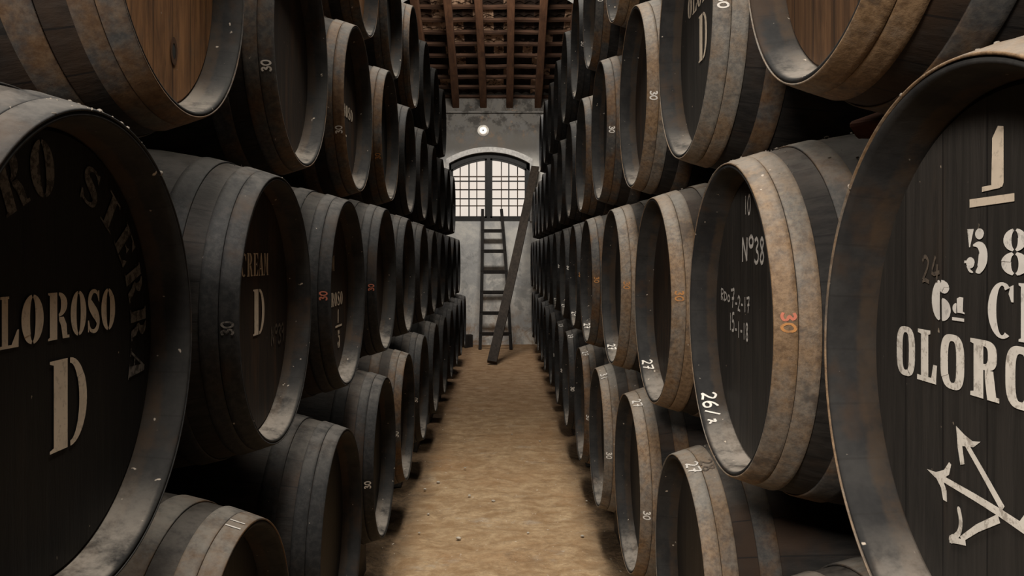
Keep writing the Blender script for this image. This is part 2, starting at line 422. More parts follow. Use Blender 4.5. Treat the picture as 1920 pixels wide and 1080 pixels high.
HOOPS = [(-0.0015, 0.0405), (0.0415, 0.081), (0.130, 0.183), (0.40, 0.45)]
def bung_mesh():
    bm = bmesh.new(); n = 16; prev = None
    for (r, z) in ((0.030, 2*RB-0.012), (0.028, 2*RB+0.004), (0.024, 2*RB+0.008)):
        ring = [bm.verts.new((r*math.cos(2*PI*i/n), r*math.sin(2*PI*i/n), z)) for i in range(n)]
        if prev:
            for i in range(n): bm.faces.new((prev[i], prev[(i+1) % n], ring[(i+1) % n], ring[i]))
        prev = ring
    bm.faces.new(prev); return bm

def make_barrel(segs, headmat, hoopmat):
    root = thing('wine_barrel', (0, 0, -50), 'barrel', 'barrel')
    obj('staves', staves_mesh(segs), [M['staves'], M['chime']], root)
    obj('barrel_head', head_mesh(segs), headmat, root)
    obj('barrel_head', head_mesh(segs, True), M['head_black'], root)
    for n_, (a, b) in enumerate(HOOPS):
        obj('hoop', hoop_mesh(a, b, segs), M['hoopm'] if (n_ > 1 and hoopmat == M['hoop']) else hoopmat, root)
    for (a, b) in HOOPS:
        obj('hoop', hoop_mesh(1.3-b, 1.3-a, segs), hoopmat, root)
    obj('bung', bung_mesh(), M['batten'], root)
    return root

def copy_tree(r):
    c = r.copy(); link(c)
    for ch in list(r.children):
        d = ch.copy(); link(d); d.parent = c
    return c

PROTO = {}
def proto(segs, head, hoop):
    k = (segs, head, hoop)
    if k not in PROTO: PROTO[k] = make_barrel(segs, M[head], M[hoop])
    return PROTO[k]
USED = set()

ROWS = {
('R',1): [(0.516, -0.972, 1.478), (0.516, -0.954, 2.455), (0.507, -0.933, 3.425), (0.489, -0.955, 4.381), (0.488, -0.953, 5.344), (0.474, -0.939, 6.323), (0.47, -0.942, 7.301), (0.468, -0.931, 8.282), (0.46, -0.929, 9.262), (0.47, -0.934, 10.238), (0.466, -0.934, 11.218), (0.462, -0.934, 12.197), (0.458, -0.934, 13.176)] ,
('R',2): [(0.499, -0.139, 0.931), (0.511, -0.145, 1.922), (0.517, -0.156, 2.905), (0.498, -0.145, 3.866), (0.481, -0.15, 4.845), (0.487, -0.145, 5.823), (0.483, -0.145, 6.802), (0.479, -0.145, 7.781), (0.475, -0.145, 8.76), (0.471, -0.145, 9.739), (0.467, -0.145, 10.718), (0.463, -0.145, 11.698), (0.46, -0.145, 12.677), (0.456, -0.145, 13.656)] ,
('R',3): [(0.51, 0.65, 1.39), (0.514, 0.638, 2.387), (0.516, 0.631, 3.332), (0.495, 0.646, 4.319), (0.493, 0.638, 5.302), (0.494, 0.644, 6.286), (0.49, 0.644, 7.265), (0.486, 0.644, 8.244), (0.482, 0.644, 9.223), (0.479, 0.644, 10.202), (0.475, 0.644, 11.182), (0.471, 0.644, 12.161), (0.467, 0.644, 13.14)] ,
('R',4): [(0.503, 1.433, 2.785), (0.505, 1.427, 3.767), (0.49, 1.436, 4.743), (0.492, 1.444, 5.717), (0.488, 1.433, 6.702), (0.484, 1.433, 7.681), (0.48, 1.433, 8.66), (0.476, 1.433, 9.639), (0.472, 1.433, 10.618)] ,
('L',1): [(0.55, -0.939, 1.782), (0.537, -0.945, 2.78), (0.543, -0.92, 3.809), (0.551, -0.926, 4.783), (0.553, -0.918, 5.784), (0.55, -0.917, 6.781), (0.548, -0.932, 7.776), (0.548, -0.932, 8.774), (0.548, -0.932, 9.771), (0.548, -0.932, 10.769), (0.548, -0.932, 11.766)] ,
('L',2): [(0.601, -0.143, 1.24), (0.604, -0.145, 2.244), (0.601, -0.145, 3.231), (0.594, -0.122, 4.221), (0.596, -0.126, 5.23), (0.596, -0.129, 6.228), (0.602, -0.143, 7.226), (0.602, -0.143, 8.223), (0.602, -0.143, 9.221), (0.602, -0.143, 10.218), (0.602, -0.143, 11.216)] ,
('L',3): [(0.633, 0.638, 1.666), (0.64, 0.643, 2.66), (0.635, 0.64, 3.644), (0.63, 0.665, 4.63), (0.635, 0.646, 5.652), (0.635, 0.646, 6.649), (0.636, 0.646, 7.647), (0.636, 0.646, 8.644), (0.636, 0.646, 9.642), (0.636, 0.646, 10.639)] ,
('L',4): [(0.646, 1.435, 3.015), (0.659, 1.425, 4.014), (0.656, 1.435, 5.007), (0.646, 1.435, 6.008), (0.646, 1.435, 7.006), (0.646, 1.435, 8.003), (0.646, 1.435, 9.001)] ,
}
HEAD = {('L',3,0): 'head_bare', ('R',3,0): 'head_tan', ('L',3,1): 'head_brown', ('L',2,1): 'head_brown', ('L',2,2): 'head_brown',
        ('L',3,2): 'head_brown', ('R',3,2): 'head_brown', ('R',2,1): 'head_black', ('R',2,2): 'head_brown', ('L',4,1): 'head_bare', ('L',2,3): 'head_brown'}
ORD = ['nearest', 'second', 'third', 'fourth', 'fifth', 'sixth', 'seventh', 'eighth', 'ninth', 'tenth', 'eleventh', 'twelfth', 'thirteenth', 'fourteenth']
TIER = {1: 'bottom tier', 2: 'second tier up', 3: 'third tier up', 4: 'top tier'}
SIDE = {'R': 'right', 'L': 'left'}
LABEL = {
('R',1,0): 'barrel top just peeping into the bottom right corner under the OLOROSO barrel',
('R',2,0): 'huge black barrel at right edge lettered OLOROSO with white painted arrows below',
('R',2,1): 'black barrel with grey dusty hoop, chalked No 38 and dates on its head',
('R',2,2): 'barrel with brown hoop, chalk 27 inside its rim, left of the chalked No 38 barrel',
('R',2,3): 'orange 30 barrel just beyond the barrel chalked with a large 27',
('R',3,0): 'barrel with bare brown head and whitish inner rim, upper right foreground',
('R',3,1): 'black barrel at upper right stencilled D in pink-white with rusty hoops and white 30',
('R',3,2): 'tan-hooped barrel with white 30, just left of the stencilled D barrel',
('R',1,1): 'bottom right barrel with chalk 27 and 28 side by side on top of its hoops',
('R',1,2): 'bottom tier right barrel with grey hoop, chalk 27 on top and 30 on its flank',
('L',2,0): 'huge black barrel at left edge stencilled OLOROSO, D and faded SIERRA',
('L',2,1): 'black barrel in left stack stencilled CREAM and D on a brownish head',
('L',2,2): 'left stack barrel with small worn lettering and red 30, just beyond the CREAM barrel',
('L',3,0): 'barrel with bare orange-brown oak head and dark knot at upper left foreground',
('L',3,1): 'dark-headed barrel with white 30, just beyond the bare oak head at upper left',
('L',3,2): 'upper left barrel with brown hoop and strips of pale lettering glimpsed on its head',
('L',1,0): 'bottom left barrel with rusty stained top, lowest in the left foreground corner',
('L',1,1): 'dark grey hooped bottom barrel standing under the CREAM barrel, second from left corner',
}
BAR = {}
for (s, t), lst in ROWS.items():
    for i, (a, Y, Z) in enumerate(lst):
        segs = 144 if Z < 2.0 else (96 if Z < 5 else 56)
        k = (s, t, i)
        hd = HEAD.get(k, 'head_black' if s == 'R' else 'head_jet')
        hp = ('hoop' if Z < 4.5 else 'hoopm' if Z < 5.5 else 'hoop_shaded') if s == 'R' else ('hoopm' if t >= 3 and i < 4 else 'hoop_shaded')  # left and far hoops get darker iron; their shade is put into colour
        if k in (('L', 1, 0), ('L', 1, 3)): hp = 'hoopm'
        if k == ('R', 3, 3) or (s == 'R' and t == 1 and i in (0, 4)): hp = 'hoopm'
        pk = (segs, hd, hp)
        p0 = proto(*pk)
        if pk in USED: r = copy_tree(p0)
        else: r = p0; USED.add(pk)
        sg = 1 if s == 'R' else -1
        r.location = (sg*(a+HL), Z, CH+Y-RB)
        r.rotation_euler = (0, 0, 0 if s == 'R' else PI)
        lab = LABEL.get(k)
        if not lab:
            lab = 'dark wine barrel, %s from the camera in %s, %s stack' % (ORD[i], TIER[t], SIDE[s])
        tag(r, lab, 'barrel', 'barrels in the %s of the %s stack' % (TIER[t], SIDE[s]))
        BAR[k] = r

# ---------------------------------------------------------------- lettering
class G:
    """2D glyph canvas: faces as lists of (x, y)"""
    def __init__(s): s.f = []
    def poly(s, pts): s.f.append(list(pts))
    def ring(s, cx, cy, rx, ry, ix, iy, a0, a1, n=20, p=2.0, ip=None, icx=None):
        ip = ip or p; icx = cx if icx is None else icx
        def se(a, rx, ry, p):
            c, d = math.cos(a), math.sin(a)
            return (rx*math.copysign(abs(c)**(2/p), c), ry*math.copysign(abs(d)**(2/p), d))
        a0, a1 = math.radians(a0), math.radians(a1)
        for i in range(n):
            t0, t1 = a0+(a1-a0)*i/n, a0+(a1-a0)*(i+1)/n
            o0, o1 = se(t0, rx, ry, p), se(t1, rx, ry, p); i0, i1 = se(t0, ix, iy, ip), se(t1, ix, iy, ip)
            s.poly([(cx+o0[0], cy+o0[1]), (cx+o1[0], cy+o1[1]), (icx+i1[0], cy+i1[1]), (icx+i0[0], cy+i0[1])])
    def stroke(s, pts, w):
        n = len(pts); ws = w if isinstance(w, (list, tuple)) else [w]*n
        L = []; R_ = []
        for i, (x, y) in enumerate(pts):
            a = pts[max(i-1, 0)]; b = pts[min(i+1, n-1)]
            dx, dy = b[0]-a[0], b[1]-a[1]; q = math.hypot(dx, dy) or 1
            nx, ny = -dy/q*ws[i]/2, dx/q*ws[i]/2
            L.append((x+nx, y+ny)); R_.append((x-nx, y-ny))
        for i in range(n-1): s.poly([L[i], L[i+1], R_[i+1], R_[i]])

def smooth(pts, k=4):
    out = []; n = len(pts)
    for i in range(n-1):
        p0, p1, p2, p3 = pts[max(i-1, 0)], pts[i], pts[i+1], pts[min(i+2, n-1)]
        for j in range(k):
            t = j/k
            out.append(tuple(0.5*((2*p1[d])+(-p0[d]+p2[d])*t+(2*p0[d]-5*p1[d]+4*p2[d]-p3[d])*t*t+(-p0[d]+3*p1[d]-3*p2[d]+p3[d])*t**3) for d in range(len(p1))))
    out.append(pts[-1]); return out

def sten(ch):
    """stencil glyph in a unit box"""
    g = G()
    if ch == 'O':
        g.ring(0.5, 0.5, 0.5, 0.5, 0.13, 0.44, -84, 84); g.ring(0.5, 0.5, 0.5, 0.5, 0.13, 0.44, 96, 264)
    elif ch == 'C':
        g.ring(0.55, 0.5, 0.55, 0.5, 0.22, 0.44, 55, 300, 24)
        g.poly([(0.86, 0.93), (0.98, 0.96), (0.98, 0.66), (0.90, 0.66), (0.80, 0.80)])
    elif ch == 'L':
        g.poly([(0.06, 1), (0.50, 1), (0.50, 0.95), (0.06, 0.95)]); g.poly([(0.14, 0.95), (0.44, 0.95), (0.44, 0.05), (0.14, 0.05)])
        g.poly([(0, 0), (0.98, 0), (0.98, 0.06), (0, 0.06)]); g.poly([(0.62, 0.06), (0.98, 0.06), (1.0, 0.34), (0.92, 0.34)])
    elif ch == 'R':
        g.poly([(0, 1), (0.42, 1), (0.42, 0), (0.0, 0), (0.0, 0.04), (0.08, 0.06), (0.08, 0.94), (0, 0.96)])
        g.ring(0.48, 0.74, 0.42, 0.26, 0.12, 0.20, -88, 88, 12)
        g.poly([(0.50, 0.47), (0.72, 0.47), (0.86, 0.30), (0.90, 0.06), (1.0, 0.06), (1.0, 0.0), (0.68, 0.0), (0.60, 0.28), (0.50, 0.40)])
    elif ch == 'D':
        g.poly([(0, 1), (0.46, 1), (0.46, 0), (0.0, 0), (0.0, 0.03), (0.10, 0.05), (0.10, 0.95), (0, 0.97)])
        g.ring(0.52, 0.5, 0.48, 0.5, 0.26, 0.44, -88, 88, 20)
    elif ch == 'S':
        pts = [(0.88, 0.80, 0.10), (0.72, 0.93, 0.09), (0.45, 0.96, 0.10), (0.22, 0.86, 0.20), (0.17, 0.70, 0.26), (0.40, 0.55, 0.30), (0.68, 0.42, 0.30), (0.84, 0.26, 0.26), (0.76, 0.10, 0.16), (0.50, 0.035, 0.09), (0.22, 0.09, 0.09), (0.08, 0.26, 0.10)]
        q = smooth(pts, 4); g.stroke([(a, b) for a, b, c in q], [c for a, b, c in q])
        g.poly([(0.82, 0.97), (0.92, 0.97), (0.92, 0.70), (0.84, 0.74)]); g.poly([(0.04, 0.03), (0.12, 0.03), (0.12, 0.30), (0.04, 0.30)])
    elif ch == 'E':
        g.poly([(0, 1), (0.45, 1), (0.45, 0), (0, 0), (0.0, 0.04), (0.10, 0.06), (0.10, 0.94), (0, 0.96)])
        g.poly([(0.50, 1), (0.98, 1), (0.98, 0.72), (0.88, 0.80), (0.72, 0.94), (0.50, 0.95)])
        g.poly([(0.50, 0.54), (0.66, 0.54), (0.78, 0.64), (0.78, 0.38), (0.66, 0.48), (0.50, 0.48)])
        g.poly([(0.50, 0), (0.98, 0), (1.0, 0.30), (0.88, 0.22), (0.72, 0.06), (0.50, 0.05)])
    elif ch == 'A':
        g.stroke([(0.46, 0.98), (0.12, 0.03)], 0.08); g.poly([(0.42, 1), (0.60, 1), (0.94, 0.03), (0.58, 0.03), (0.40, 0.88)])
        g.poly([(0.26, 0.34), (0.56, 0.34), (0.56, 0.28), (0.26, 0.28)]); g.poly([(0, 0), (0.26, 0), (0.26, 0.04), (0, 0.04)]); g.poly([(0.5, 0), (1, 0), (1, 0.04), (0.5, 0.04)])
    elif ch == 'M':
        g.poly([(0, 0), (0.2, 0), (0.2, 0.04), (0.14, 0.05), (0.14, 1), (0.02, 1), (0.06, 0.05), (0, 0.04)])
        g.poly([(0.16, 1), (0.34, 1), (0.56, 0.18), (0.46, 0.05)]); g.stroke([(0.52, 0.15), (0.70, 0.98)], 0.07)
        g.poly([(0.72, 1), (0.98, 1), (0.98, 0.96), (0.94, 0.95), (0.94, 0.05), (1.0, 0.04), (1.0, 0), (0.66, 0), (0.66, 0.04), (0.72, 0.05)])
    elif ch == 'I':
        g.poly([(0.1, 0), (0.9, 0), (0.9, 0.05), (0.68, 0.06), (0.68, 0.94), (0.9, 0.95), (0.9, 1), (0.1, 1), (0.1, 0.95), (0.32, 0.94), (0.32, 0.06), (0.1, 0.05)])
    elif ch == '5':
        g.poly([(0.14, 1), (0.42, 1), (0.26, 0.58), (0.22, 0.58)])
        g.ring(0.66, 0.88, 0.18, 0.125, 0.001, 0.001, 0, 360, 18)
        pts = [(0.40, 0.62, 0.04), (0.62, 0.63, 0.16), (0.80, 0.50, 0.32), (0.80, 0.28, 0.36), (0.66, 0.08, 0.22), (0.50, 0.01, 0.04)]
        q = smooth(pts, 5); g.stroke([(a, b) for a, b, c in q], [c for a, b, c in q])
        g.ring(0.28, 0.22, 0.18, 0.13, 0.001, 0.001, 0, 360, 18); g.stroke([(0.02, 0.24), (0.28, 0.24)], 0.06)
        pts = [(0.16, 0.16, 0.10), (0.26, 0.04, 0.08), (0.40, 0.0, 0.03)]; q = smooth(pts, 4); g.stroke([(a, b) for a, b, c in q], [c for a, b, c in q])
    elif ch == '8':
        g.ring(0.5, 0.755, 0.42, 0.245, 0.12, 0.20, -80, 80, 14); g.ring(0.5, 0.755, 0.42, 0.245, 0.12, 0.20, 100, 260, 14)
        g.ring(0.5, 0.25, 0.5, 0.25, 0.14, 0.20, -80, 80, 14); g.ring(0.5, 0.25, 0.5, 0.25, 0.14, 0.20, 100, 260, 14)
    elif ch == '6':
        g.ring(0.46, 0.5, 0.46, 0.5, 0.03, 0.46, 100, 262, 20)
        g.ring(0.66, 0.82, 0.26, 0.15, 0.001, 0.001, 0, 360, 18)
        g.stroke([(0.50, 0.97), (0.66, 0.96), (0.78, 0.90)], 0.05)
        g.ring(0.54, 0.28, 0.46, 0.28, 0.0, 0.24, -86, 86, 16)
    elif ch == 'a':
        g.ring(0.36, 0.34, 0.34, 0.30, 0.02, 0.2, 95, 265, 14)
        g.poly([(0.42, 0.1), (0.74, 0.1), (1.0, 0.06), (1.0, 0.14), (0.86, 0.2), (0.90, 0.98), (0.62, 1.0), (0.38, 0.9)])
    elif ch == '1':
        g.poly([(0.30, 0.0), (0.80, 0.0), (0.86, 0.06), (0.86, 0.97), (0.60, 1.0), (0.34, 0.82), (0.34, 0.72), (0.30, 0.1)])
    return g

def slab(ch):
    """hand-painted outlined slab letter in a unit box"""
    g = G(); w = 0.36
    if ch == 'O': g.ring(0.5, 0.5, 0.5, 0.5, 0.17, 0.38, 0, 360, 48, 3.0)
    elif ch == 'L':
        g.poly([(0.04, 1), (0.66, 1), (0.66, 0.93), (0.56, 0.91), (0.56, 0.09), (0.20, 0.09), (0.20, 0.91), (0.04, 0.93)][::1])
        g.poly([(0, 0), (0.94, 0), (0.94, 0.10), (0, 0.10)]); g.poly([(0.70, 0.10), (0.94, 0.10), (0.98, 0.36), (0.80, 0.36)])
    elif ch == 'R':
        g.poly([(0.0, 1), (0.46, 1), (0.46, 0.0), (0.0, 0.0), (0, 0.07), (0.12, 0.09), (0.12, 0.91), (0, 0.93)])
        g.ring(0.46, 0.745, 0.46, 0.255, 0.16, 0.15, -90, 90, 16, 3.0)
        g.poly([(0.52, 0.50), (0.80, 0.50), (0.90, 0.08), (1.0, 0.08), (1.0, 0), (0.60, 0.0), (0.52, 0.36)])
    elif ch == 'S':
        pts = [(0.84, 0.72), (0.78, 0.88), (0.5, 0.92), (0.22, 0.86), (0.18, 0.68), (0.42, 0.54), (0.68, 0.44), (0.82, 0.28), (0.74, 0.11), (0.48, 0.07), (0.22, 0.12), (0.16, 0.30)]
        g.stroke(smooth(pts, 4), 0.26)
    return g

HAND = {
 '0': [[(0.5, 1), (0.15, 0.75), (0.1, 0.35), (0.35, 0), (0.75, 0.1), (0.9, 0.5), (0.8, 0.9), (0.5, 1)]],
 '1': [[(0.5, 1), (0.5, 0)]], '2': [[(0.1, 0.8), (0.4, 1), (0.8, 0.8), (0.6, 0.45), (0.1, 0.05), (0.4, 0.08), (0.9, 0)]],
 '3': [[(0.1, 0.9), (0.5, 1), (0.8, 0.8), (0.4, 0.55), (0.8, 0.4), (0.8, 0.12), (0.4, 0), (0.05, 0.12)]],
 '4': [[(0.5, 1), (0.1, 0.35), (0.95, 0.4)], [(0.7, 0.7), (0.65, 0.0)]],
 '5': [[(0.85, 1), (0.3, 0.98), (0.2, 0.55), (0.6, 0.6), (0.85, 0.35), (0.6, 0.03), (0.1, 0.05)]],
 '6': [[(0.75, 1), (0.3, 0.7), (0.12, 0.3), (0.35, 0), (0.8, 0.1), (0.8, 0.42), (0.4, 0.5), (0.18, 0.3)]],
 '7': [[(0.05, 0.95), (0.5, 0.98), (0.9, 1), (0.55, 0.4), (0.4, 0)], [(0.25, 0.5), (0.85, 0.55)]],
 '8': [[(0.8, 0.85), (0.5, 1), (0.2, 0.82), (0.5, 0.55), (0.85, 0.25), (0.5, 0), (0.15, 0.2), (0.5, 0.52), (0.8, 0.85)]],
 '9': [[(0.8, 0.8), (0.5, 1), (0.15, 0.8), (0.4, 0.52), (0.8, 0.75), (0.75, 0.3), (0.6, 0)]],
 'N': [[(0.1, 0), (0.12, 1)], [(0.12, 1), (0.8, 0.05)], [(0.8, 0.05), (0.85, 1)]],
 'o': [[(0.5, 0.55), (0.2, 0.35), (0.3, 0.05), (0.7, 0.05), (0.85, 0.35), (0.5, 0.55)]],
 '*': [[(0.5, 1.05), (0.2, 0.9), (0.3, 0.65), (0.7, 0.65), (0.8, 0.9), (0.5, 1.05)]],
 'R': [[(0.15, 0), (0.15, 1)], [(0.15, 1), (0.8, 0.9), (0.75, 0.6), (0.18, 0.5)], [(0.18, 0.5), (0.85, 0)]],
 'D': [[(0.15, 0.0), (0.15, 0.75)], [(0.15, 0.75), (0.8, 0.6), (0.8, 0.2), (0.15, 0.0)]],
 '-': [[(0.2, 0.45), (0.8, 0.45)]], '.': [[(0.4, 0.4), (0.6, 0.45)]], '/': [[(0.2, 0), (0.8, 1)]], ' ': [],
 'h': [[(0.3, 0.5), (0.7, 0.55), (0.35, 0.05)], [(0.5, 0.35), (0.95, 0.1)]],
}
def hand(ch, w=0.16):
    g = G()
    for s in HAND[ch]:
        g.stroke(smooth(s, 3) if len(s) > 2 else s, w)
    return g

def letters(items, mapf):
    """items: (glyph, x0, y0, w, h) ; mapf(x, y) -> Vector"""
    bm = bmesh.new(); k = 0
    for g, x0, y0, w, h in items:
        for f in g.f:
            k += 1
            vs = [bm.verts.new(mapf(x0+px*w, y0+py*h, (k % 40)*1.5e-5)) for px, py in f]
            bm.faces.new(vs)
    return bm

def on_head(lift=0.0015):
    return lambda u, v, e=0.0: P(HEADX-lift-e, u, v)
def on_hoop(phi0, x0, lift=0.0062):
    """reading direction runs down the hoop, letter tops point away from the rim"""
    def f(s, h, e=0.0):
        x = x0+h; r = rad(max(x, 0))+lift+e; a = math.radians(phi0)-s/r
        return P(x, r*math.cos(a), r*math.sin(a))
    return f
def on_chime(phi0, x0):
    def f(s, h, e=0.0):
        x = x0+h; r = 0.3425-(x-0.008)*0.135-0.0015-e; a = math.radians(phi0)+s/r
        return P(x, r*math.cos(a), r*math.sin(a))
    return f
def put(key, name, items, mapf, mat, label=None):
    o = obj(name, letters(items, mapf), M[mat], BAR[key])
    if label: o['label'] = label
    return o
def word(fn, txt, boxes, y0, y1):
    return [(fn(c), a, y0, b-a, y1-y0) for c, (a, b) in zip(txt, boxes)]
def line(fn, txt, x0, y0, w, h, gap=0.1, slope=0.0):
    out = []; x = x0
    for i, c in enumerate(txt):
        out.append((fn(c), x, y0+slope*(x-x0), w, h)); x += w*(1+gap)
    return out
def free(fs):
    g = G(); g.f = fs; return [(g, 0, 0, 1, 1)]

# right foreground barrel
K = ('R', 2, 0)
put(K, 'painted_lettering', word(slab, 'OLOROSO', [(-0.257, -0.205), (-0.199, -0.146), (-0.138, -0.083), (-0.070, -0.011), (0.0, 0.055), (0.066, 0.116), (0.127, 0.180)], -0.029, 0.040), on_head(), 'worn', 'worn white OLOROSO lettering')
put(K, 'painted_lettering', [(sten('5'), -0.084, 0.119, 0.050, 0.052), (sten('8'), -0.008, 0.117, 0.050, 0.052), (sten('6'), -0.160, 0.055, 0.046, 0.053), (sten('a'), -0.110, 0.066, 0.028, 0.022),
    (sten('C'), -0.034, 0.045, 0.050, 0.064), (sten('R'), 0.024, 0.045, 0.050, 0.064)]+free([[(-0.110, 0.058), (-0.083, 0.058), (-0.083, 0.062), (-0.110, 0.062)]]), on_head(), 'white', 'white stencilled 58 and 6a C')
put(K, 'painted_lettering', [(sten('1'), -0.040, 0.217, 0.042, 0.070)]+free([[(-0.072, 0.197), (0.016, 0.199), (0.016, 0.208), (-0.072, 0.207)], [(-0.046, 0.214), (-0.010, 0.216), (-0.010, 0.221), (-0.046, 0.220)]]), on_head(), 'cream', 'cream painted 1 above a bar')
ga = G()
ga.poly([(-0.102, -0.073), (-0.083, -0.080), (-0.078, -0.093), (-0.088, -0.095)]); ga.poly([(-0.083, -0.080), (-0.066, -0.084), (-0.049, -0.081), (-0.064, -0.091), (-0.078, -0.093)])
ga.poly([(-0.102, -0.073), (-0.088, -0.095), (-0.083, -0.116), (-0.092, -0.119), (-0.098, -0.100)])
ga.stroke([(-0.080, -0.090), (-0.045, -0.116), (-0.005, -0.147)], [0.008, 0.009, 0.010])
ga.poly([(-0.173, -0.145), (-0.150, -0.143), (-0.134, -0.146), (-0.140, -0.152), (-0.150, -0.151)]); ga.poly([(-0.150, -0.143), (-0.130, -0.135), (-0.118, -0.122), (-0.113, -0.124), (-0.118, -0.138), (-0.134, -0.148)])
ga.poly([(-0.150, -0.150), (-0.137, -0.160), (-0.132, -0.174), (-0.123, -0.174), (-0.124, -0.160), (-0.134, -0.147)])
ga.stroke([(-0.136, -0.147), (-0.060, -0.150), (-0.010, -0.153), (0.035, -0.157), (0.070, -0.160)], [0.008, 0.009, 0.010, 0.011, 0.009])
ga.stroke(smooth([(-0.097, -0.172), (-0.091, -0.188), (-0.096, -0.205), (-0.117, -0.221)], 5), [0.003]+[0.008]*12+[0.010]*2+[0.004])
ga.stroke([(-0.117, -0.220), (-0.098, -0.215), (-0.080, -0.211)], 0.007)
ga.stroke([(-0.090, -0.210), (-0.055, -0.185), (-0.012, -0.160)], [0.007, 0.009, 0.010])
ga.stroke([(0.028, -0.156), (0.060, -0.118), (0.085, -0.090)], [0.010, 0.009, 0.008])
put(K, 'painted_arrows', [(ga, 0, 0, 1, 1)], on_head(), 'worn', 'branching white painted arrows')
put(K, 'chalk_marks', line(hand, '24', -0.187, 0.104, 0.022, 0.034, 0.15), on_head(), 'chalkf')

# left foreground barrel
K = ('L', 2, 0)
put(K, 'painted_lettering', word(sten, 'OLOROSO', [(-0.205, -0.155), (-0.146, -0.101), (-0.096, -0.040), (-0.028, 0.031), (0.035, 0.082), (0.086, 0.128), (0.132, 0.180)], 0.018, 0.088)
    + [(sten('D'), -0.024, -0.149, 0.108, 0.136)], on_head(), 'cream', 'cream stencilled OLOROSO and D')
def arc_items(txt, a0, da, r, w, h):
    out = []
    for i, c in enumerate(txt):
        a = math.radians(a0+i*da); src = sten(c); g = G()
        for f in src.f:
            q = []
            for (x, y) in f:
                lx, ly = (x-0.5)*w, (y-0.5)*h+r
                q.append((lx*math.cos(a)+ly*math.sin(a), -lx*math.sin(a)+ly*math.cos(a)))
            g.poly(q)
        out.append((g, 0, 0, 1, 1))
    return out
put(K, 'painted_lettering', arc_items('SIERRA', 21, 16.2, 0.272, 0.056, 0.062), on_head(), 'faint', 'faded grey SIERRA lettering round the edge')
put(K, 'painted_lettering', arc_items('RO', -26, 17, 0.272, 0.062, 0.084), on_head(), 'faint', 'faded grey RO lettering at the top')

# CREAM barrel
K = ('L', 2, 1)
put(K, 'painted_lettering', word(sten, 'CREAM', [(-0.135, -0.090), (-0.083, -0.036), (-0.026, 0.016), (0.022, 0.066), (0.070, 0.112)], 0.090, 0.152)+[(sten('D'), -0.030, -0.070, 0.104, 0.124)], on_head(), 'cream', 'cream stencilled CREAM and D')
put(K, 'chalk_marks', line(hand, 'N*39', 0.14, -0.115, 0.036, 0.055, 0.0), on_head(), 'chalkf')
# small worn letters further back on the left
for K, du, dv, mt in ((('L', 2, 2), 0.0, 0.0, 'cream'), (('L', 3, 2), -0.13, 0.03, 'cream')):
    put(K, 'painted_lettering', word(sten, 'OLOROSO', [(-0.20+0.058*j, -0.152+0.058*j) for j in range(7)], -0.055+dv, 0.0+dv)
        + [(sten('M'), -0.02+du, 0.085+dv, 0.05, 0.06), (sten('A'), -0.075+du, 0.085+dv, 0.05, 0.06), (sten('1'), 0.085+du, -0.125+dv, 0.03, 0.055), (sten('5'), 0.09+du, -0.225+dv, 0.05, 0.07)]
        + free([[(0.05+du, -0.142+dv), (0.18+du, -0.142+dv), (0.18+du, -0.134+dv), (0.05+du, -0.134+dv)]]), on_head(), mt)
# chalk on the No 38 barrel
K = ('R', 2, 1)
ck = line(hand, '10', -0.064, 0.243, 0.026, 0.044, 0.1)+line(hand, 'N*', -0.080, 0.130, 0.050, 0.058, 0.0)+line(hand, '38', 0.018, 0.128, 0.036, 0.056, 0.1)
ck = [(g, x, y, w, h) for g, x, y, w, h in ck]
put(K, 'chalk_marks', ck, on_head(), 'chalk', 'chalked 10 and No 38')
put(K, 'chalk_marks', line(hand, 'RDo', -0.275, 0.028, 0.030, 0.030, 0.05)+line(hand, '7', -0.175, 0.014, 0.030, 0.046)+line(hand, '-2-17', -0.142, 0.010, 0.024, 0.036, 0.05)
    + line(hand, '15', -0.196, -0.044, 0.026, 0.044, 0.0)+line(hand, '-1-18', -0.142, -0.056, 0.022, 0.040, 0.05), on_head(), 'chalk', 'chalked date lines')
# stencilled barrel at upper right
K = ('R', 3, 1)
put(K, 'painted_lettering', word(sten, 'OLOROSO', [(-0.215+0.062*j, -0.160+0.062*j) for j in range(7)], 0.098, 0.165)+[(sten('D'), -0.072, -0.068, 0.102, 0.136)], on_head(), 'cream', 'pinkish white OLOROSO and D')

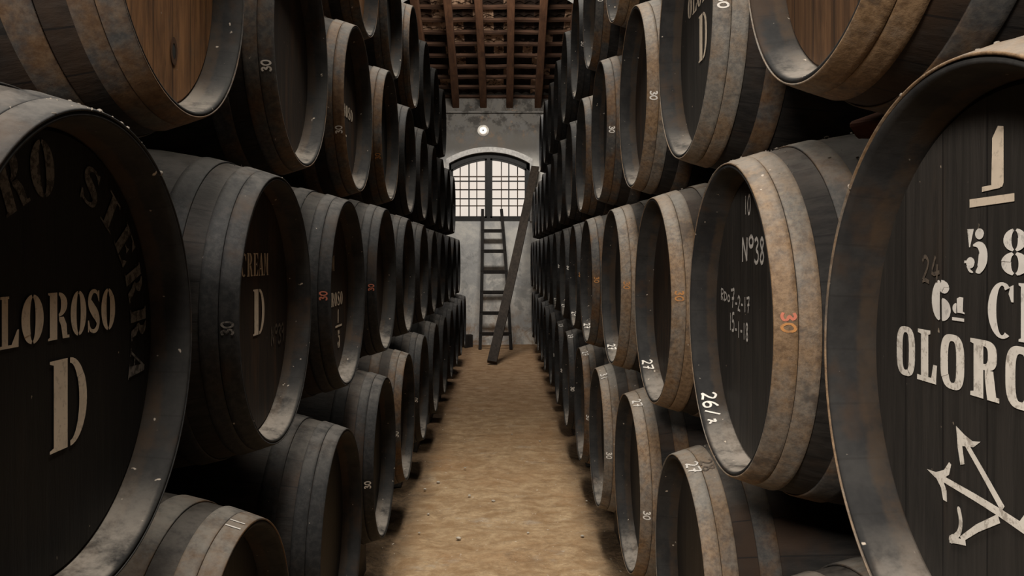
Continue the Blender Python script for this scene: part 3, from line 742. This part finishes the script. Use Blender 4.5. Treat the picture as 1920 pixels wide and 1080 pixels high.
def num(key, txt, th, x0, mat, w=0.0155, h=0.023, lw=0.24):
    phi = th if key[0] == 'R' else 180-th
    n = len(txt); L = n*w*1.08
    put(key, 'painted_number', line(lambda c: hand(c, lw), txt, -L/2, 0, w, h, 0.08), on_hoop(phi, x0), mat, 'number %s painted on the hoop' % txt)
num(('R', 2, 1), '3', 4.6, 0.012, 'red', 0.018); num(('R', 2, 1), '0', 1.4, 0.012, 'orange', 0.018)
for k, th, m in ((('R', 2, 2), 5, 'orange'), (('R', 2, 3), 3, 'orange'), (('R', 2, 4), 3, 'orange'), (('R', 2, 5), 3, 'orange'), (('R', 3, 1), -3, 'white'), (('R', 3, 2), -9, 'white'), (('R', 3, 3), -7, 'white'),
                 (('R', 1, 2), -4, 'white'), (('R', 1, 3), -2, 'white'), (('R', 1, 4), -3, 'white'), (('R', 1, 5), -3, 'white'), (('R', 1, 6), -3, 'white'), (('R', 1, 7), -3, 'white'), (('R', 4, 2), -12, 'white'), (('R', 4, 3), -12, 'white'),
                 (('R', 4, 1), -14, 'white'), (('R', 2, 6), 8, 'white'), (('R', 2, 7), 8, 'white'),
                 (('L', 2, 1), -3, 'faint'), (('L', 2, 2), 1, 'red'), (('L', 2, 3), -4, 'red'), (('L', 1, 2), -5, 'white'), (('L', 1, 3), -4, 'white'), (('L', 1, 4), -4, 'white'), (('L', 3, 1), -18, 'white'), (('L', 3, 2), -22, 'white'), (('L', 3, 3), -24, 'orange')):
    num(k, '30', th, 0.010, m)
for k, txt, th, x0, m in ((('R', 1, 2), '27', 70, 0.008, 'chalk'), (('R', 1, 1), '27', 74, 0.006, 'chalk'), (('R', 1, 1), '28', 73, 0.044, 'chalkf'), (('R', 1, 3), '31', 67, 0.008, 'chalk'), (('R', 1, 4), '27', 67, 0.008, 'chalk'),
                          (('R', 1, 5), '27', 67, 0.008, 'chalk'), (('R', 1, 6), '27', 67, 0.008, 'chalk'), (('L', 1, 0), '11', 88, 0.006, 'chalk')):
    num(k, txt, th, x0, m, 0.028, 0.032, 0.17)
for k, txt, th, x0 in ((('R', 2, 2), '27', -49, 0.008), (('R', 2, 3), '27', -62, 0.008), (('R', 2, 4), '27', -55, 0.008), (('R', 2, 5), '27', -55, 0.008), (('R', 2, 6), '27', -55, 0.008), (('R', 2, 7), '27', -55, 0.008), (('R', 2, 1), '26/h', -48, 0.010)):
    w = 0.024; L = len(txt)*w*1.08
    put(k, 'chalk_marks', line(lambda c: hand(c, 0.17), txt, -L/2, 0, w, 0.036, 0.08), on_chime(180-th, x0), 'white', 'chalk number inside the rim')

# lime crust settled along the tops of the nearest hoops
def crust(key, n, lo, hi, xmax=0.13, size=0.006):
    bm = bmesh.new()
    for _ in range(n):
        phi = math.radians(random.gauss((lo+hi)/2, (hi-lo)/4)); x = random.random()**1.6*xmax
        r = rad(x)+0.003; s = size*(0.12+random.random()**4*0.45)
        T = Matrix.Translation(P(x, r*math.cos(phi), r*math.sin(phi))) @ Matrix.Rotation(random.random()*3, 4, 'X') @ Matrix.Diagonal((s*(1+random.random()), s*(1+random.random()), s*0.35, 1))
        bmesh.ops.create_icosphere(bm, subdivisions=1, radius=1.0, matrix=T)
    o = obj('dust_crust', bm, M['crust'], BAR[key], True); o['label'] = 'pale lime crust on top'; o['kind'] = 'stuff'
    return o
crust(('R', 2, 1), 150, 55, 120, 0.30); crust(('R', 2, 0), 130, 70, 150, 0.10); crust(('R', 2, 2), 110, 60, 115, 0.25, 0.005)
crust(('L', 2, 0), 160, 55, 110, 0.05, 0.007); crust(('L', 2, 1), 60, 60, 110, 0.12, 0.004); crust(('R', 1, 1), 40, 60, 110, 0.15, 0.004); crust(('R', 2, 3), 60, 60, 110, 0.2, 0.005)
# knot in the bare oak head
bm = bmesh.new()
for j, (r0, r1) in enumerate(((0.0, 0.011), (0.011, 0.020))):
    for i in range(20):
        a0, a1 = 2*PI*i/20, 2*PI*(i+1)/20
        f = on_head(0.0012+0.0006*j)
        q = [f(0.09+r*math.cos(a)*0.9, -0.205+r*math.sin(a)*1.5) for r, a in ((r0+1e-4, a0), (r1, a0), (r1, a1), (r0+1e-4, a1))]
        bm.faces.new([bm.verts.new(p) for p in q]).material_index = j
obj('wood_knot', bm, [M['frame'], mat_simple('knot_wood', (0.07, 0.032, 0.014), 0.7)], BAR[('L', 3, 0)])

# ---------------------------------------------------------------- cradles under the bottom tier
def cradle_mesh():
    bm = bmesh.new(); W = 0.23; n = 12; r = 0.405; hc = 0.603
    top = [(-W+2*W*i/n) for i in range(n+1)]
    def col(y): return hc-math.sqrt(r*r-y*y)
    A = [[bm.verts.new((x, y, z)) for y, z in [(t, col(t)) for t in top]] for x in (-0.07, 0.07)]
    B = [[bm.verts.new((x, t*1.12, 0)) for t in top] for x in (-0.07, 0.07)]
    for i in range(n):
        bm.faces.new((A[0][i], A[0][i+1], A[1][i+1], A[1][i])); bm.faces.new((B[0][i], B[1][i], B[1][i+1], B[0][i+1]))
        for k in (0, 1): bm.faces.new((A[k][i], A[k][i+1], B[k][i+1], B[k][i]))
    for e in (0, n): bm.faces.new((A[0][e], A[1][e], B[1][e], B[0][e]))
    return bm
cr0 = None
for s in 'RL':
    for i, (a, Y, Z) in enumerate(ROWS[(s, 1)]):
        for xx in (0.20, 1.10):
            if xx > 1 and Z > 5: continue
            if cr0 is None: cr0 = c = obj('timber_cradle', cradle_mesh(), M['cradle'])
            else: c = cr0.copy(); link(c)
            sg = 1 if s == 'R' else -1
            c.location = (sg*(a+xx), Z, -0.004); c.scale = (1, 1, (CH+Y-0.403+0.004)/0.198)
            tag(c, 'timber cradle under %s end of %s bottom barrel, %s stack' % ('aisle' if xx < 1 else 'rear', ORD[i], SIDE[s]), 'cradle', 'timber cradles under the %s stack' % SIDE[s])

# ---------------------------------------------------------------- room
WY = 14.40
def ppx(x, y, Y=WY): return ((x-944.2)/FPX*Y, CH+(479.3-y)/FPX*Y)
bm = bmesh.new()
nx, ny = 110, 330
X0, X1, Y0, Y1 = -2.6, 2.6, -4.2, WY+0.05
from mathutils import noise as mn
vs = [[None]*(ny+1) for _ in range(nx+1)]
for i in range(nx+1):
    for j in range(ny+1):
        x = X0+(X1-X0)*i/nx; y = Y0+(Y1-Y0)*j/ny
        z = 0.010*mn.noise(Vector((x*2.2, y*2.0, 0)))+0.006*mn.noise(Vector((x*7, y*6, 3)))
        edge = max(0.0, min(1.0, (abs(x+0.03)-0.42)/0.15))
        z += edge*(0.030*mn.noise(Vector((x*6, y*5, 9)))+0.018*mn.noise(Vector((x*13, y*11, 4))))
        z = min(z, 0.02)
        vs[i][j] = bm.verts.new((x, y, z-0.006))
for i in range(nx):
    for j in range(ny):
        bm.faces.new((vs[i][j], vs[i+1][j], vs[i+1][j+1], vs[i][j+1]))
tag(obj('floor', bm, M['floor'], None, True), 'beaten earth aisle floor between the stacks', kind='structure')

for nm, xa, xb in (('wall_left', -2.8, -2.6), ('wall_right', 2.6, 2.8)):
    bm = bmesh.new(); box(bm, xa, xb, -4.2, WY+0.4, -0.05, 8.2)
    tag(obj(nm, bm, M['wall_side']), kind='structure')
bm = bmesh.new(); box(bm, -2.8, 2.8, -4.4, -4.2, -0.05, 8.2)
tag(obj('wall_back', bm, M['wall_side']), kind='structure')

# far wall with the arched window opening
WX0, WX1 = -0.945, 0.455; SILL = ppx(0, 415)[1]; SPR = ppx(0, 307)[1]; APX = ppx(0, 286)[1]
WC = (WX0+WX1)/2; HW = (WX1-WX0)/2
def arch_z(x, lift=0.0, hw=HW, apx=None, spr=None):
    apx = APX if apx is None else apx; spr = SPR if spr is None else spr
    rise = apx-spr; R = (hw*hw+rise*rise)/(2*rise)
    return apx-R+math.sqrt(max(0, R*R-(x-WC)**2))+lift
RAF0 = ppx(0, 196)[1]; SLOPE = 0.427
LEDGE = ppx(0, 211)[1]
bm = bmesh.new(); n = 24
th = 0.38
def slabq(pts):  # polygon in XZ extruded in Y
    a = [bm.verts.new((x, WY, z)) for x, z in pts]; b = [bm.verts.new((x, WY+th, z)) for x, z in pts]
    bm.faces.new(a); bm.faces.new(b[::-1])
    for i in range(len(pts)):
        j = (i+1) % len(pts); bm.faces.new((a[i], b[i], b[j], a[j]))
TOP = LEDGE+0.02
slabq([(-2.7, -0.1), (WX0, -0.1), (WX0, TOP), (-2.7, TOP)]); slabq([(WX1, -0.1), (2.7, -0.1), (2.7, TOP), (WX1, TOP)])
slabq([(WX0, -0.1), (WX1, -0.1), (WX1, SILL), (WX0, SILL)])
for i in range(n):
    xa = WX0+2*HW*i/n; xb = WX0+2*HW*(i+1)/n
    slabq([(xa, arch_z(xa)), (xb, arch_z(xb)), (xb, TOP), (xa, TOP)])
tag(obj('wall_far', bm, M['wall']), 'stained limewashed end wall', kind='structure')
# set-back wall head between the rafter feet
bm = bmesh.new(); box(bm, -2.7, 2.7, WY+0.10, WY+th, TOP-0.01, TOP+0.6)
tag(obj('wall_far_head', bm, mat_wall('patched_wall_head', (0.42, 0.37, 0.31), (0.20, 0.17, 0.14), (0.2, 0.12, 0.07))), kind='structure')
bm = bmesh.new(); box(bm, -2.58, 2.58, WY-0.035, WY+0.13, LEDGE-0.012, LEDGE+0.022, bev=0.006)
tag(obj('trim_1', bm, M['wall']), kind='structure')
# lime arch moulding round the window
bm = bmesh.new(); mo = 0.105; n = 32
prev = None
pts = [(WX1+0.0, SILL+0.02)]+[(WX1-2*HW*i/n, None) for i in range(n+1)]
outer = [(WX1+mo, SILL+0.0)]; inner = [(WX1, SILL+0.0)]
for i in range(n+1):
    x = WX1-2*HW*i/n; z = arch_z(x)
    dx = x-WC; rise = APX-SPR; R = (HW*HW+rise*rise)/(2*rise); cz = APX-R
    q = math.hypot(dx, z-cz); inner.append((x, z)); outer.append((x+dx/q*mo*0.9, z+(z-cz)/q*mo*0.9))
inner.append((WX0, SILL)); outer.append((WX0-mo, SILL))
ring = []
for (xo, zo), (xi, zi) in zip(outer, inner):
    ring.append([bm.verts.new(p) for p in ((xi, WY+0.02, zi), (xi, WY-0.045, zi+0.004), (xo, WY-0.03, zo), (xo, WY+0.02, zo))])
for A, B in zip(ring, ring[1:]):
    for i in range(4): bm.faces.new((A[i], A[(i+1) % 4], B[(i+1) % 4], B[i]))
bm.faces.new(ring[0]); bm.faces.new(ring[-1])
tag(obj('trim_2', bm, M['lime']), 'white limewashed arch round the window', kind='structure')

# window: frame, two leaves with glazing bars, panes, outer grille
win = thing('window_1', (WC, WY+0.1, SILL), 'arched two-leaf window with iron grille', 'window'); del win['category']
win['kind'] = 'structure'
def W(x, y, z): return Vector((x-WC, y-(WY+0.1), z-SILL))
def wobj(name, bm, mat): return obj(name, bm, mat, win)
def wbox(bm, x0, x1, y0, y1, z0, z1):
    a = W(x0, y0, z0); b = W(x1, y1, z1); box(bm, a.x, b.x, a.y, b.y, a.z, b.z)
fy0, fy1 = WY+0.05, WY+0.13
def arch_band(bm, x0, x1, ztop, zbot, y0, y1, n=20):
    pr = None
    for i in range(n+1):
        x = x0+(x1-x0)*i/n
        q = [bm.verts.new(W(x, y, z)) for y, z in ((y0, zbot(x)), (y0, ztop(x)), (y1, ztop(x)), (y1, zbot(x)))]
        if pr:
            for k in range(4): bm.faces.new((pr[k], pr[(k+1) % 4], q[(k+1) % 4], q[k]))
        else: bm.faces.new(q)
        pr = q
    bm.faces.new(pr[::-1])
gl = [(ppx(849, 0)[0], ppx(909, 0)[0]), (ppx(923, 0)[0], ppx(984, 0)[0])]
GB = ppx(0, 405)[1]
def gtop(x): return arch_z(x)-0.125-0.03*abs(x-WC)/HW
bm = bmesh.new()
arch_band(bm, WX0, WX1, lambda x: arch_z(x)-0.001, lambda x: gtop(x)+0.035, fy0, fy1)
wbox(bm, WX0, gl[0][0]-0.03, fy0, fy1, SILL, SPR+0.03); wbox(bm, gl[1][1]+0.03, WX1, fy0, fy1, SILL, SPR+0.03)
wbox(bm, WX0, WX1, fy0-0.02, fy1, SILL-0.0, GB-0.035)
wbox(bm, gl[0][1]+0.035, gl[1][0]-0.035, fy0-0.01, fy1, SILL, APX-0.08)
wobj('window_frame', bm, M['frame'])
for li, (a, b) in enumerate(gl):
    bm = bmesh.new(); y0, y1 = fy0+0.01, fy1-0.015; e = 0.034
    wbox(bm, a-e, a, y0, y1, GB-e, gtop(a)+0.03); wbox(bm, b, b+e, y0, y1, GB-e, gtop(b)+0.03); wbox(bm, a-e, b+e, y0, y1, GB-e, GB)
    arch_band(bm, a-e, b+e, lambda x: gtop(x)+0.034, lambda x: gtop(x), y0, y1, 10)
    mid = a+(b-a)*(0.5 if li == 0 else 0.51)
    wbox(bm, mid-0.011, mid+0.011, y0+0.01, y1-0.01, GB, gtop(mid)+0.01)
    for py in (339, 372):
        z = ppx(0, py)[1]; wbox(bm, a-0.002, b+0.002, y0+0.012, y1-0.012, z-0.011, z+0.011)
    lf = wobj('window_leaf', bm, M['frame'])
    bm = bmesh.new()
    arch_band(bm, a-0.005, b+0.005, lambda x: gtop(x)+0.005, lambda x: GB-0.005, y0+0.024, y0+0.028, 10)
    g = obj('glass_pane', bm, M['glass'], lf)
bm = bmesh.new()
for px in (861, 893, 940, 971):
    x = ppx(px, 0)[0]; wbox(bm, x-0.009, x+0.009, WY+0.30, WY+0.318, SILL-0.01, arch_z(x)-0.01)
for py in (328, 353, 384):
    z = ppx(0, py)[1]; wbox(bm, WX0+0.005, WX1-0.005, WY+0.315, WY+0.325, z-0.011, z+0.011)
wobj('iron_grille', bm, M['iron'])

# round wall lamp over the window
lx, lz = ppx(906, 245)
lamp = thing('wall_lamp', (lx, WY, lz), 'small round glowing lamp on the end wall above the window', 'lamp')
def disc_mesh(r0, y0, r1, y1, n=28, cap=True):
    bm = bmesh.new()
    A = [bm.verts.new((r0*math.cos(2*PI*i/n), y0, r0*math.sin(2*PI*i/n))) for i in range(n)]
    B = [bm.verts.new((r1*math.cos(2*PI*i/n), y1, r1*math.sin(2*PI*i/n))) for i in range(n)]
    for i in range(n): bm.faces.new((A[i], A[(i+1) % n], B[(i+1) % n], B[i]))
    if cap: bm.faces.new(B); bm.faces.new(A)
    return bm
obj('lamp_base', disc_mesh(0.105, 0.01, 0.098, -0.012), M['wall'], lamp)
obj('lamp_glass', disc_mesh(0.066, -0.010, 0.055, -0.045), M['lampglow'], lamp)
obj('lamp_boss', disc_mesh(0.014, -0.044, 0.010, -0.058, 12), M['frame'], lamp)

# transverse lime-washed arch
AX, AR, AZ = -0.23, 2.30, 1.62+CH; ay0, ay1 = 11.30, 11.75
bm = bmesh.new(); n = 48
for i in range(n):
    a0, a1 = PI*i/n, PI*(i+1)/n
    q = []
    p0 = (AX+AR*math.cos(a0), AZ+AR*math.sin(a0)); p1 = (AX+AR*math.cos(a1), AZ+AR*math.sin(a1))
    pts = [p0, (p0[0], 6.2), (p1[0], 6.2), p1]
    A = [bm.verts.new((x, ay0, z)) for x, z in pts]; B = [bm.verts.new((x, ay1, z)) for x, z in pts]
    bm.faces.new(A); bm.faces.new(B[::-1]); bm.faces.new((A[3], A[0], B[0], B[3]))
AZ2 = AZ
tag(obj('wall_arch', bm, M['lime']), 'whitewashed transverse arch across the aisle', kind='structure')
bm = bmesh.new()
box(bm, -2.62, AX-AR+0.01, ay0, ay1, -0.02, 6.2); box(bm, AX+AR-0.01, 2.62, ay0, ay1, -0.02, 6.2)
tag(obj('wall_pier', bm, M['lime']), kind='structure')

# ---------------------------------------------------------------- roof
def rz(y): return RAF0+SLOPE*(WY-y)
RID = 5.2
bm = bmesh.new()
# underside of the canal tiles: corrugated, stepped at every batten
BS = 0.27; nx = 140
rows = []
y = WY+0.35; k = 0
while y > RID:
    for yy, dz in ((y, 0.0), (y-BS, 0.035)):
        rows.append((yy, rz(yy)+0.235+dz))
    y -= BS
prev = None
for (yy, z) in rows:
    r = [bm.verts.new((-2.75+5.5*i/nx, yy, z+0.035*abs(math.sin(PI*(-2.75+5.5*i/nx)/0.155)))) for i in range(nx+1)]
    if prev:
        for i in range(nx): bm.faces.new((prev[i], prev[i+1], r[i+1], r[i]))
    prev = r
tag(obj('ceiling', bm, M['tiles']), 'underside of the clay tile roof', kind='structure')
bm = bmesh.new()
zr = rz(RID)+0.27
v = [bm.verts.new(p) for p in ((-2.8, RID+0.2, zr+0.0), (2.8, RID+0.2, zr+0.0), (2.8, -4.4, zr-3.2), (-2.8, -4.4, zr-3.2))]
bm.faces.new(v); bmesh.ops.solidify(bm, geom=bm.faces[:], thickness=0.1)
tag(obj('ceiling_front_slope', bm, M['tiles']), kind='structure')
# outer skin so that no daylight leaks
bm = bmesh.new()
v = [bm.verts.new(p) for p in ((-2.9, WY+0.5, rz(WY+0.5)+0.36), (2.9, WY+0.5, rz(WY+0.5)+0.36), (2.9, RID-0.1, rz(RID-0.1)+0.36), (-2.9, RID-0.1, rz(RID-0.1)+0.36))]
bm.faces.new(v); bmesh.ops.solidify(bm, geom=bm.faces[:], thickness=-0.06)
tag(obj('ceiling_deck', bm, M['wall_side']), kind='structure')

rx = [-2.24, -1.77, -1.29, -0.833, -0.352, 0.105, 0.60, 1.08, 1.56, 2.04]
words = ['far left of the left wall', 'over the left stack', 'leftmost one in view', 'first inside the left stack', 'in line with the ladder', 'just right of the ladder line', 'nearest the right stack', 'over the right stack edge', 'over the right stack', 'beside the right wall']
raf0 = None
ang = math.atan(SLOPE)
def rafter_mesh():
    bm = bmesh.new(); L = (WY+0.12-RID)/math.cos(ang); segs = 14
    pr = None
    for i in range(segs+1):
        t = -L*i/segs
        w = 0.058+0.004*math.sin(i*1.7); h = 0.15
        q = [bm.verts.new((x+0.004*math.sin(i*0.9), t, z)) for x, z in ((-w, 0.008), (-w+0.008, 0), (w-0.008, 0), (w, 0.008), (w, h), (-w, h))]
        if pr:
            for k in range(6): bm.faces.new((pr[k], pr[(k+1) % 6], q[(k+1) % 6], q[k]))
        else: bm.faces.new(q)
        pr = q
    bm.faces.new(pr[::-1]); return bm
for i, x in enumerate(rx):
    if raf0 is None: raf0 = r = obj('roof_rafter', rafter_mesh(), M['rafter'])
    else: r = raf0.copy(); link(r)
    r.location = (x, WY+0.12, rz(WY+0.12)); r.rotation_euler = (-ang, 0, random.uniform(-0.006, 0.006)+(0.0 if i != 3 else 0.004))
    tag(r, 'red-brown roof rafter sloping to the end wall, %s' % words[i], 'rafter', 'roof rafters')
bat0 = None; y = WY+0.08; i = 0
while y > RID+0.3:
    if bat0 is None:
        bm = bmesh.new(); pr = None; nn = 40
        for j in range(nn+1):
            x = -2.6+5.2*j/nn; d = 0.006*math.sin(j*1.1); hh = 0.026+0.004*math.sin(j*2.3)
            q = [bm.verts.new((x, yy+d, z)) for yy, z in ((-hh, 0), (hh, 0), (hh, 0.045), (-hh, 0.045))]
            if pr:
                for k in range(4): bm.faces.new((pr[k], pr[(k+1) % 4], q[(k+1) % 4], q[k]))
            else: bm.faces.new(q)
            pr = q
        bm.faces.new(pr[::-1]); bat0 = b = obj('roof_batten', bm, M['batten'])
    else: b = bat0.copy(); link(b)
    b.location = (0, y, rz(y)+0.165); b.rotation_euler = (-ang, random.uniform(-0.003, 0.003), 0)
    i += 1
    tag(b, 'brown roof batten laid across the rafters, row %d up from the end wall' % i, 'batten', 'roof battens')
    y -= BS*1.0

# ---------------------------------------------------------------- ladder, plank and small things at the end wall
def bar(bm, a, b, wx, wy, n=1, bow=0.0):
    a = Vector(a); b = Vector(b); d = (b-a).normalized(); sx = Vector((1, 0, 0)); sx = (sx-d*sx.dot(d)).normalized(); sy = d.cross(sx)
    pr = None
    for i in range(n+1):
        t = i/n; c = a.lerp(b, t)+sx*bow*math.sin(PI*t)
        q = [bm.verts.new(c+sx*u*wx/2+sy*v*wy/2) for u, v in ((-1, -1), (1, -1), (1, 1), (-1, 1))]
        if pr:
            for k in range(4): bm.faces.new((pr[k], pr[(k+1) % 4], q[(k+1) % 4], q[k]))
        else: bm.faces.new(q)
        pr = q
    bm.faces.new(pr[::-1])
LB = (-0.385, 13.58, 0.0); LT = (-0.362, 14.32, 2.335); RBt = (0.122, 13.58, 0.0); RT = (-0.037, 14.32, 2.335)
lad = thing('wooden_ladder', (-0.13, 13.58, 0), 'dark wooden ladder leaning under the arched window', 'ladder')
def lo(p): return (p[0]+0.13, p[1]-13.58, p[2])
for a, b, bow in ((LB, LT, 0.01), (RBt, RT, 0.012)):
    bm = bmesh.new(); bar(bm, lo(a), lo(b), 0.052, 0.055, 10, bow); obj('side_rail', bm, M['ladder'], lad)
for py in (433, 471, 510, 548, 587, 626):
    z = 0; 
    # solve height on the leaning plane for this image row
    t = 0.5
    for _ in range(30):
        Y = 13.58+0.74*t; z = CH+(479.3-py)/FPX*Y; t = z/2.335
    a = Vector(LB).lerp(Vector(LT), t); b = Vector(RBt).lerp(Vector(RT), t)
    bm = bmesh.new(); bar(bm, lo(a+Vector((-0.01, -0.012, 0))), lo(b+Vector((0.03, -0.012, 0))), 0.055, 0.03); 
    bm.free(); bm = bmesh.new()
    p0, p1 = lo(a), lo(b)
    box(bm, p0[0]-0.015, p1[0]+0.03, p0[1]-0.028, p0[1]+0.010, p0[2]-0.03, p0[2]+0.03, bev=0.006)
    obj('rung', bm, M['ladder'], lad)
# long plank
pf = Vector((-0.165, 11.72, 0.03)); pt = Vector((0.545, 14.30, 3.06))
bm = bmesh.new(); bar(bm, (0, 0, 0), pt-pf, 0.135, 0.06, 8, 0.015)
pl = obj('leaning_plank', bm, M['plank']); pl.location = pf
tag(pl, 'long old timber plank leaning across the ladder to the right of the window', 'plank')
# small dark block at the foot of the wall
bm = bmesh.new(); box(bm, -0.07, 0.07, -0.06, 0.06, 0, 0.22, bev=0.01)
bx, _ = ppx(880, 0, 13.9)
bl = obj('wood_offcut', bm, M['ladder']); bl.location = (bx-0.02, 13.9, -0.005); bl.rotation_euler = (0, 0, 0.3)
tag(bl, 'short dark block of wood at the foot of the end wall, left of ladder', 'block')
# brick wedge between upper and lower right barrels
bm = bmesh.new(); box(bm, -0.055, 0.05, -0.04, 0.045, -0.02, 0.022, bev=0.006)
for v_ in bm.verts: v_.co += Vector((mn.noise(v_.co*31), mn.noise(v_.co*37+Vector((3, 1, 2))), mn.noise(v_.co*29)))*0.012
bk = obj('brick_wedge', bm, M['brick']); bk.location = (0.775, 1.66, CH+0.262); bk.rotation_euler = (0.15, -0.30, 0.3)
tag(bk, 'dark red brick piece wedged on top of the barrel chalked No 38', 'brick')

# stone chips on the floor (image row, column of the brighter ones)
chips = [(797, 918), (803, 965), (925, 940), (880, 930), (872, 878), (860, 1010), (1012, 828), (1165, 1022), (1100, 940), (1092, 1006), (990, 1000), (822, 905), (905, 770), (960, 815), (786, 1000)]
c0 = None
for n_, (px, py) in enumerate(chips):
    Y = FPX*CH/(py-479.3); x = (px-944.2)/FPX*Y
    if c0 is None:
        bm = bmesh.new(); bmesh.ops.create_icosphere(bm, subdivisions=2, radius=0.012)
        for v_ in bm.verts: v_.co *= 1+0.35*mn.noise(v_.co*90); v_.co.z *= 0.5
        c0 = c = obj('stone_chip', bm, M['chip'], None, True)
    else: c = c0.copy(); link(c)
    c.location = (x, Y, 0.004); c.rotation_euler = (0, 0, random.random()*6); s_ = random.uniform(0.5, 1.2); c.scale = (s_, s_, s_)
    tag(c, 'small pale stone chip lying on the earth floor of the aisle', 'stone', 'pale stone chips on the aisle floor')
